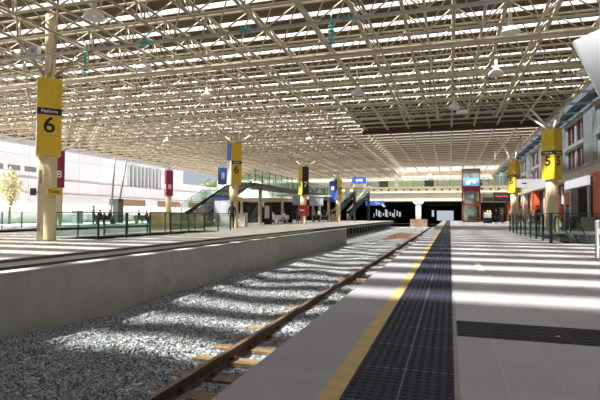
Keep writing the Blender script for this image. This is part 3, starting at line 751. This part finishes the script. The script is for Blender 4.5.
t = empty('queue_cabinet', (4.6, 66, 0)); MB().box((-.5, -.3, 0), (.5, .3, 1.5)).build('cabinet_body', M['dark'], t); MB().box((-.45, -.32, .7), (.45, -.3, 1.4)).build('poster', M['white'], t); tag(t, 'dark cabinet with a white poster standing before the far shop kiosk', 'cabinet')

# ---------------------------------------------------------------- left building and street
b = MB().box((-60, -5, 0), (-47, 62, 8.95), 0); b.box((-60, 62, 0), (-47, 71, 5.1), 0); b.box((-60, 62, 8.6), (-47, 71, 8.95), 0); b.box((-60, 62, 5.1), (-48, 71, 8.6), 0)
b.box((-60, 71, 0), (-47, 78, 8.95), 0); b.box((-53, 78, -.02), (-47, 120, 6.6), 0)
for z in (5.1, 3.4): b.box((-47.0, -5, z), (-46.8, 118, z + .16), 1)
wb = struct(b, 'wall_street_building', [M['bwhite'], M['bpink']])
for i in range(9): MB().box((-47.15, 62.1 + i * .98, 5.1), (-46.8, 62.35 + i * .98, 8.6)).build('fin', M['white'], wb)
MB().box((-47.9, 62, 5.1), (-47.85, 71, 8.6)).build('louvre_glazing', M['greymetal'], wb)
for i in range(3): MB().box((-47.02, 39 + i * 2.2, 5.9), (-46.95, 40.6 + i * 2.2, 6.5)).build('high_window', M['greymetal'], wb)
for y0, y1 in ((58, 66.5), (70, 77), (80, 88)): MB().box((-47.02, y0, .3), (-46.93, y1, 3.2)).build('shop_opening', M['tan'], wb)
for y0, y1 in ((26, 40), (44, 56)): MB().box((-47.02, y0, .3), (-46.93, y1, 3.2)).build('shop_opening', M['white'], wb)
b = MB().box((-42.2, 10, 0), (-42.1, 74, 2.1)); h = b.build('hoarding', M['hoard']); tag(h, 'long white panelled hoarding along the street in front of the white building', 'hoarding', None, 'thing')
for k, (y0, y1, x0) in enumerate(((48.4, 48.5, -39), (49.4, 50.7, -39))):
    tag(MB().tube((x0, y0, 0), (x0 + .4, y1, 7.9), .11, 8).build('leaning_post', M['darkgrey']), ('upright dark post' if k == 0 else 'leaning dark post') + ' rising to the left roof edge beside the maroon 8 sign', 'post', 'roof edge posts')
def tree(x, y, h, r, lm, label, n=1500):
    t = empty('street_tree', (x, y, 0)); tag(t, label, 'tree', None, 'thing')
    m = MB().tube((0, 0, 0), (.05, 0, h * .5), .12, 8, .08)
    rr = random.Random(int(abs(x * y)))
    for k in range(9):
        a = k * .7; m.tube((.05, 0, h * (.3 + .03 * k)), (math.cos(a) * r * .6, math.sin(a) * r * .6, h * (.55 + .045 * k)), .045, 5, .015)
    m.build('trunk', M['bark'], t); m = MB()
    for i in range(n):
        a, c, d = rr.random() * 6.28, rr.uniform(-1, 1), rr.random() ** .4; s = math.sqrt(1 - c * c)
        lump = 1 + .25 * math.sin(a * 3 + c * 4)
        v = Vector((math.cos(a) * s * r * d * lump, math.sin(a) * s * r * d * lump, h * .66 + c * d * h * .36)); e = Euler((rr.random() * 6, rr.random() * 6, rr.random() * 6)).to_matrix(); q = .16 + .1 * rr.random()
        m.face([v + e @ Vector(p) for p in ((-q, 0, 0), (0, -q * .5, .03), (q, 0, 0), (0, q * .5, .03))])
    m.build('foliage', lm, t)
tree(-39.6, 35.0, 5.2, .95, M['leafy'], 'pale yellow leaved tree on the street left of the nearest column', 620)
tree(-58.5, 110, 9.8, 3.4, M['leaf'], 'green tree rising above the low building beyond the stair', 2600)
t = empty('information_board', (-30.2, 22.5, 0)); MB().box((-.04, -.35, .25), (.04, .35, 2.0)).build('poster', M['lav'], t); MB().box((-.07, -.42, 0), (.07, -.36, 2.05)).build('post', M['dark'], t); MB().box((-.07, .36, 0), (.07, .42, 2.05)).build('post', M['dark'], t)
tag(t, 'pale blue information board by the far left fence', 'board')

# ---------------------------------------------------------------- island platform furniture
def box_thing(name, loc, parts, label, cat, rz=0, group=None):
    t = empty(name, loc, rz); tag(t, label, cat, group, 'thing')
    for nm, lo, hi, mm in parts: MB().box(lo, hi).build(nm, mm, t)
    return t
box_thing('ticket_machine', (-17.9, 36.4, 0), [('body', (-.75, -.5, 0), (.75, .5, 2.2), M['white']), ('header', (-.78, -.53, 2.2), (.78, .53, 2.45), M['blue']), ('screen', (-.1, -.52, .9), (.45, -.5, 1.8), M['lav']), ('side_panel', (-.7, -.515, .3), (-.2, -.5, 2.0), M['lav'])], 'white and blue ticket machine left of the second 6 column', 'ticket machine')
box_thing('blue_sign', (-18.9, 38.0, 4.35), [('sign_board', (-.5, -.06, -.75), (.5, .06, .75), M['blue']), ('pictogram', (-.16, -.07, -.25), (.16, -.06, .3), M['white']), ('hanger', (-.03, -.03, .75), (.03, .03, 2.95), M['greymetal'])], 'tall blue sign with white pictogram hanging left of the second 6 column', 'sign')
box_thing('stair_enclosure', (-18.2, 29.6, 0), [('low_wall', (-.7, -2.2, 0), (.7, 2.4, 1.05), M['beige']), ('end_panel', (-.75, -2.3, 0), (.75, -2.2, 1.15), M['tan']), ('top_rail', (-.75, -2.3, 1.05), (.75, 2.4, 1.12), M['dark'])], 'beige low wall enclosure at the foot of the stair', 'low wall')
box_thing('yellow_cabinet', (-20.4, 30.6, 0), [('body', (-.4, -.35, .0), (.4, .35, .95), M['signyel']), ('lid', (-.42, -.37, .95), (.42, .37, 1.02), M['signyel']), ('door_panel', (-.3, -.365, .15), (.3, -.35, .8), M['yellowline'])], 'yellow cabinet behind the left glass fence at the stair foot', 'cabinet')
box_thing('litter_bin', (-15.65, 35.0, 0), [('body', (-.27, -.27, .05), (.27, .27, 1.05), M['concrete']), ('lid', (-.3, -.3, 1.05), (.3, .3, 1.13), M['greymetal']), ('base', (-.27, -.27, 0), (.27, .27, .05), M['dark'])], 'grey square litter bin just right of the second 6 column', 'bin')
box_thing('poster_pillar', (-17.9, 46.3, 0), [('body', (-.32, -.32, 0), (.32, .32, 2.2), M['brown'] if 'brown' in M else M['void']), ('poster', (-.24, -.335, .6), (.24, -.32, 1.9), M['facadel'])], 'dark pillar with a pale poster between the bin and the white bench', 'pillar')
for k, (x, lb) in enumerate(((-18.4, 'white slatted bench left of the red drum sign, nearest one'), (-19.8, 'white slatted bench behind the other by the poster pillar'))):
    t = empty('bench', (x, 51.5 + k * 1.0, 0)); tag(t, lb, 'bench', 'white platform benches')
    MB().box((-.9, -.25, .42), (.9, .25, .48)).build('seat', M['white'], t); MB().rbox((0, .28, .72), (1.8, .05, .42), 0, 0, -.15).build('backrest', M['white'], t)
    for s in (-.75, .75): MB().box((s - .03, -.22, 0), (s + .03, .22, .42)).build('leg', M['greymetal'], t)
t = empty('drum_sign', (-15.1, 49.6, .86)); MB().lathe([(.35, 0), (.58, 0), (.58, 1.15), (.35, 1.15)], 24).build('drum', M['red'], t)
MB().rbox((.02, -.585, .62), (.5, .01, .16)).build('white_stripe', M['white'], t)
tag(t, 'red drum shaped sign wrapped round the column with the 7', 'sign')
def kiosk(name, x, y, w, d, label):
    t = empty(name, (x, y, 0)); tag(t, label, 'kiosk', None, 'thing')
    MB().box((-w / 2, 0, 2.6), (w / 2, d, 3.0)).build('roof_slab', M['beige'], t); MB().box((-w / 2 + .1, d - .2, 0), (w / 2 - .1, d, 2.6)).build('back_wall', M['void'], t)
    for s in (-1, 1): MB().box((s * (w / 2 - .15) - .12, .1, 0), (s * (w / 2 - .15) + .12, .35, 2.6)).build('corner_post', M['beige'], t)
    MB().prism([(-w * .1, 2.6), (w * .3, 0), (w * .42, 0), (w * .02, 2.6)], 'y', .6, .75).build('slanted_beam', M['facadel'], t)
    MB().prism([(-w * .42, 0), (-w * .12, 2.6), (-w * .02, 2.6), (-w * .3, 0)], 'y', .9, 1.05).build('slanted_screen', M['darkgrey'], t)
kiosk('platform_kiosk', -23.0 + 1.2, 54, 5.6, 4, 'dark open kiosk with beige roof and slanted beams behind the benches')
def canopy(x, y, z, w, label, board):
    t = empty('canopy', (x, y, 0)); tag(t, label, 'canopy', 'small canopies on the island platform', 'thing')
    MB().box((-w / 2, -.6, z), (w / 2, .8, z + .22)).build('roof_slab', M['white'], t)
    for s in (-w * .35, w * .35): MB().tube((s, .1, 0), (s, .1, z), .12, 10).build('post', M['beige'], t)
    MB().box((board[0], -.5, z - board[2]), (board[1], -.4, z)).build('display_board', M['greymetal'], t)
    MB().box((board[0] + .08, -.52, z - board[2] + .1), (board[1] - .08, -.5, z - .1)).build('board_face', M['lav'], t)
canopy(-19.9, 60, 3.4, 4.0, 'thin white canopy with grey display board left of the 7 column', (.2, 1.7, 1.2))
canopy(-17.6, 66, 3.55, 3.2, 'thin white canopy with grey display board right of the 7 column', (-1.5, .6, 1.3))
box_thing('blue_banner', (-17.2, 72, 4.6), [('panel', (-.5, -.1, -1.6), (.5, .1, 1.6), M['blue']), ('white_mark', (-.25, -.11, .2), (.25, -.1, .8), M['white']), ('hanger', (-.04, -.04, 1.6), (.04, .04, 3.0), M['greymetal'])], 'tall blue banner panel left of the farthest yellow 6 sign', 'banner')
box_thing('station_sign', (-14.6, 80, 6.85), [('board', (-1.2, -.1, -.6), (1.2, .1, .6), M['blue']), ('white_mark', (-.5, -.11, -.25), (.6, -.1, .2), M['lav']), ('hanger', (-.05, -.05, .6), (.05, .05, 1.6), M['greymetal'])], 'wide blue board above the far escalators', 'sign')
def up_escalator(x, y, label):
    t = empty('escalator', (x, y, 0)); tag(t, label, 'escalator', 'far escalators up to the bridge', 'thing')
    for s in (-.6, .6):
        MB().prism([(-1.2, 1.2), (2.2, 5.0), (2.2, 5.9), (-1.6, 1.6)], 'y', s - .02, s + .02).build('balustrade', M['cglass'], t)
        MB().tube((-1.6, s, 1.6), (2.2, s, 5.9), .06, 6).build('handrail', M['white'], t)
    MB().prism([(-1.2, .7), (2.2, 4.5), (2.2, 5.0), (-1.2, 1.2)], 'y', -.7, .7).build('truss', M['darkgrey'], t)
    MB().box((-1.6, -.6, 0), (-1.1, .6, 1.2)).build('base_landing', M['beige'], t); MB().box((1.9, -.5, 0), (2.2, .5, 4.5)).build('support', M['dark'], t)
up_escalator(-17.2, 79, 'far escalator with white handrails right of the farthest 6 column, left one')
up_escalator(-15.2, 81, 'far escalator with white handrails right of the farthest 6 column, right one')
for k, (x, y, z) in enumerate(((-16.7, 77.5, 5.0), (-15.4, 77.5, 5.0))):
    t = empty('globe_lamp', (x, y, z)); MB().lathe([(.01, -.28), (.16, -.22), (.26, -.05), (.26, .08), (.15, .23), (.01, .28)], 14).build('globe', M['globe'], t); MB().tube((0, 0, .25), (0, 0, ZT - z), .02, 6).build('stem', M['dark'], t)
    tag(t, 'small lit orange globe lamp above the far escalators, ' + ('left one' if k == 0 else 'right one'), 'lamp', 'globe lamps')

# ---------------------------------------------------------------- people
def person(loc, rz, pose, shirt, legs, hair, label, scale=1.0):
    V, E, RR, LB = [], [], [], []
    def v(p, r): V.append(p); RR.append(r); return len(V) - 1
    def e(a, c, lab): E.append((a, c)); LB.append(lab)
    sit = pose == 'sit'; hz = .585 if sit else .92
    pel = v((0, 0, hz), .13)
    w = v((0, .0, hz + .16), .12); ch = v((0, .01, hz + .36), .145); nk = v((0, .0, hz + .54), .055); hd = v((0, -.015, hz + .65), .082); tp = v((0, -.005, hz + .76), .075)
    nose = v((0, -.105, hz + .665), .018)
    e(pel, w, 'shirt'); e(w, ch, 'shirt'); e(ch, nk, 'shirt'); e(nk, hd, 'skin'); e(hd, tp, 'skin'); e(hd, nose, 'skin')
    step = .16 if pose == 'walk' else 0
    for s in (-1, 1):
        sh = v((s * .17, .01, hz + .46), .062); e(ch, sh, 'shirt')
        if sit: el = v((s * .23, -.03, hz + .22), .046); wr = v((s * .15, -.24, hz + .14), .033)
        elif pose == 'hold': el = v((s * .24, .03, hz + .20), .046); wr = v((s * .12, -.22, hz + .28), .033)
        else: el = v((s * .23, .03 + s * step * .5, hz + .2), .046); wr = v((s * .245, -.05 + s * step, hz - .04), .033)
        e(sh, el, 'shirt'); e(el, wr, 'shirt')
        d = (Vector(V[wr]) - Vector(V[el])).normalized(); pm = v(tuple(Vector(V[wr]) + d * .075), .026); e(wr, pm, 'skin')
        side = d.cross(Vector((1, 0, 0))).normalized()
        for k in range(4):
            o = side * (k - 1.5) * .021; L = (.055, .068, .062, .048)[k]
            a = v(tuple(Vector(V[pm]) + o + d * .03), .0095); c = v(tuple(Vector(V[pm]) + o + d * (.03 + L) + Vector((-s * .015, -.006, 0))), .008); e(pm, a, 'skin'); e(a, c, 'skin')
        a = v(tuple(Vector(V[wr]) + d * .05 - side * .035), .0095); c = v(tuple(Vector(V[wr]) + d * .09 - side * .055), .0085); e(wr, a, 'skin'); e(a, c, 'skin')
        if sit: hp = v((s * .09, -.05, hz - .0), .095); kn = v((s * .11, -.44, hz - .02), .066); an = v((s * .11, -.46, .09), .045); to = v((s * .12, -.62, .045), .036)
        else: hp = v((s * .09, 0, hz - .08), .095); kn = v((s * .10, -.02 - s * step, .5), .065); an = v((s * .10, .02 - s * step * 1.6, .09), .045); to = v((s * .115, -.15 - s * step * 1.6, .04), .036)
        e(pel, hp, 'legs'); e(hp, kn, 'legs'); e(kn, an, 'legs'); e(an, to, 'shoe')
    me = bpy.data.meshes.new('body'); me.from_pydata(V, E, []); o = bpy.data.objects.new('tmp_body', me); COL.objects.link(o)
    md = o.modifiers.new('s', 'SKIN'); ss = o.modifiers.new('u', 'SUBSURF'); ss.levels = 1; ss.render_levels = 1
    for i, r in enumerate(RR): me.skin_vertices[0].data[i].radius = (r, r)
    me.skin_vertices[0].data[0].use_root = True
    dg = bpy.context.evaluated_depsgraph_get(); dg.update()
    bm = bpy.data.meshes.new_from_object(o.evaluated_get(dg)); bpy.data.objects.remove(o)
    bm.materials.clear()
    ml = [CL[shirt], CL[legs], M['skin'], M['rubber']]
    for x in ml: bm.materials.append(x)
    ix = {'shirt': 0, 'legs': 1, 'skin': 2, 'shoe': 3}
    segs = [(Vector(V[a]), Vector(V[c]), l, (RR[a] + RR[c]) / 2) for (a, c), l in zip(E, LB)]
    for p in bm.polygons:
        best = None; p.use_smooth = True
        for a, c, l, r in segs:
            ab = c - a; tt = max(0, min(1, (p.center - a).dot(ab) / ab.dot(ab))); dd = (p.center - (a + ab * tt)).length - r
            if best is None or dd < best[0]: best = (dd, l)
        p.material_index = ix[best[1]]
    t = empty('person', loc, rz); t.scale = (scale,) * 3
    bo = bpy.data.objects.new('body', bm); COL.objects.link(bo); bo.parent = t
    m = MB(); n = 14
    prof = [(.099 * math.sin(a), .104 * math.cos(a)) for a in [math.pi * .62 * i / 7 for i in range(8)]][::-1]
    for k, (r, z) in enumerate(prof): pass
    m.lathe([(max(r, .001), z) for r, z in prof], n, (0, .018, hz + .735))
    m.build('hair', hair, t)
    for s in (-1, 1): MB().lathe([(.001, -.012), (.011, 0), (.001, .012)], 8, (s * .034, -.088, hz + .70)).build('eye', M['eye'], t)
    MB().rbox((0, -.092, hz + .615), (.045, .012, .01)).build('mouth', CL['red'], t)
    tag(t, label, 'person')
    return t
H_, F_ = M['hair'], M['fair']
person((-14.62, 30.8, 0), R(200), 'stand', 'black', 'black', H_, 'person in dark clothes standing at the second platform 6 column', 1.08)
person((-31.2, 36.4, 0), R(150), 'stand', 'teal', 'navy', H_, 'person in dark teal standing on the far left platform behind the glass fence')
box_thing('dark_bench', (-32.4, 39.4, 0), [('seat', (-.25, -1.2, .4), (.25, 1.2, .46), M['darkgrey']), ('backrest', (-.3, -1.2, .46), (-.24, 1.2, .85), M['darkgrey']), ('leg', (-.2, -1.1, 0), (.2, -1.02, .4), M['dark']), ('leg', (-.2, 1.02, 0), (.2, 1.1, .4), M['dark'])], 'dark bench on the far left platform, nearer of two', 'bench', 0, 'dark benches on the far platform')
box_thing('dark_bench', (-32.2, 45.2, 0), [('seat', (-.25, -1.2, .4), (.25, 1.2, .46), M['darkgrey']), ('backrest', (-.3, -1.2, .46), (-.24, 1.2, .85), M['darkgrey']), ('leg', (-.2, -1.1, 0), (.2, -1.02, .4), M['dark']), ('leg', (-.2, 1.02, 0), (.2, 1.1, .4), M['dark'])], 'dark bench on the far left platform, farther one before the maroon sign', 'bench', 0, 'dark benches on the far platform')
person((-32.4, 38.7, -.02), R(90), 'sit', 'navy', 'black', H_, 'person in navy sitting on the nearer dark bench, left one of the pair')
person((-32.4, 40.1, -.02), R(90), 'sit', 'black', 'denim', H_, 'person in black sitting on the nearer dark bench, right one of the pair')
person((-32.2, 44.5, -.02), R(90), 'sit', 'black', 'navy', H_, 'person in black sitting on the farther dark bench, left one of the pair')
person((-32.2, 45.9, -.02), R(90), 'sit', 'grey', 'black', H_, 'person in grey sitting on the farther dark bench, right one of the pair')
person((-18.0, 51.5, -.0), 0, 'sit', 'white', 'tan', F_, 'person in white sitting on the nearer white bench')
person((-20.2, 52.4, -.0), 0, 'sit', 'white', 'grey', F_, 'person in white sitting on the white bench behind')
person((-16.7, 52.5, 0), R(20), 'hold', 'navy', 'denim', H_, 'person in navy standing between the white bench and the red drum sign')
for x, y, rz, ps, s_, l_, h_, lb in (
        (-16.3, 58, 30, 'stand', 'tan', 'black', F_, 'person in tan standing just right of the red drum sign'),
        (-16.4, 61, -20, 'walk', 'white', 'black', H_, 'person in white top walking among the group past the red drum'),
        (-15.5, 60, 10, 'stand', 'black', 'denim', H_, 'person in black standing in the group past the red drum'),
        (-15.9, 63.5, 60, 'stand', 'grey', 'navy', H_, 'person in grey standing in the group past the red drum'),
        (-15.0, 62, -50, 'hold', 'brown', 'tan', F_, 'person in brown standing at the right of the group past the red drum'),
        (-15.8, 70.5, 0, 'walk', 'black', 'black', H_, 'person in black right of the farthest yellow 6 column'),
        (5.3, 62, 20, 'stand', 'black', 'navy', H_, 'person in black standing below the red lettered board, left one'),
        (5.9, 61, -30, 'hold', 'navy', 'black', H_, 'person in navy standing below the red lettered board, right one'),
        (6.4, 57, 10, 'walk', 'grey', 'denim', F_, 'person in grey walking behind the fence corner below the board'),
        (5.3, 41, 40, 'walk', 'white', 'tan', F_, 'person in a white top walking behind the right glass fence'),
        (6.1, 38.5, -40, 'stand', 'brown', 'black', H_, 'person in brown standing behind the fence left of the near 5 column'),
        (7.0, 35, 80, 'stand', 'red', 'black', H_, 'person in red standing just right of the near 5 column'),
        (7.7, 37, -80, 'stand', 'blue', 'denim', H_, 'person in blue standing by the shop front right of the near 5 column')):
    person((x, y, 0), R(rz), ps, s_, l_, h_, lb)

# ---------------------------------------------------------------- light and camera
sd = bpy.data.lights.new('sun', 'SUN'); sd.energy = 33.0; sd.angle = R(4.5); sd.color = (1, .95, .86)
so = bpy.data.objects.new('sun', sd); COL.objects.link(so)
el, az = R(56), R(32)
d = Vector((math.cos(el) * math.cos(az), math.cos(el) * math.sin(az), -math.sin(el))); so.rotation_euler = d.to_track_quat('-Z', 'Y').to_euler()
w = bpy.data.worlds.new('sky'); S.world = w; w.use_nodes = True
nt = w.node_tree; bg = nt.nodes['Background']; tc = nt.nodes.new('ShaderNodeTexCoord'); sp = nt.nodes.new('ShaderNodeSeparateXYZ'); rp = nt.nodes.new('ShaderNodeValToRGB')
nt.links.new(tc.outputs['Generated'], sp.inputs[0]); nt.links.new(sp.outputs['Z'], rp.inputs[0])
rp.color_ramp.elements[0].color = (.82, .90, 1, 1); rp.color_ramp.elements[0].position = 0
rp.color_ramp.elements[1].color = (.50, .66, 1, 1); rp.color_ramp.elements[1].position = .9
nt.links.new(rp.outputs[0], bg.inputs[0]); bg.inputs[1].default_value = .7
cd = bpy.data.cameras.new('camera'); cd.sensor_width = 36; cd.lens = 28.8; cd.clip_end = 600; cd.clip_start = .05
co = bpy.data.objects.new('camera', cd); COL.objects.link(co); co.location = (0, 0, 1.0)
yaw, pitch, roll = R(17.35), R(1.75), R(.22)
F = Vector((-math.sin(yaw) * math.cos(pitch), math.cos(yaw) * math.cos(pitch), math.sin(pitch))); R0 = Vector((math.cos(yaw), math.sin(yaw), 0)); U0 = R0.cross(F)
Rv = R0 * math.cos(roll) + U0 * math.sin(roll); Uv = U0 * math.cos(roll) - R0 * math.sin(roll)
co.matrix_world = Matrix(((Rv.x, Uv.x, -F.x, 0), (Rv.y, Uv.y, -F.y, 0), (Rv.z, Uv.z, -F.z, 1.0), (0, 0, 0, 1)))
S.camera = co
S.view_settings.view_transform = 'Standard'; S.view_settings.look = 'None'; S.view_settings.gamma = 1; S.view_settings.use_curve_mapping = False
S.view_settings.exposure = -0.2
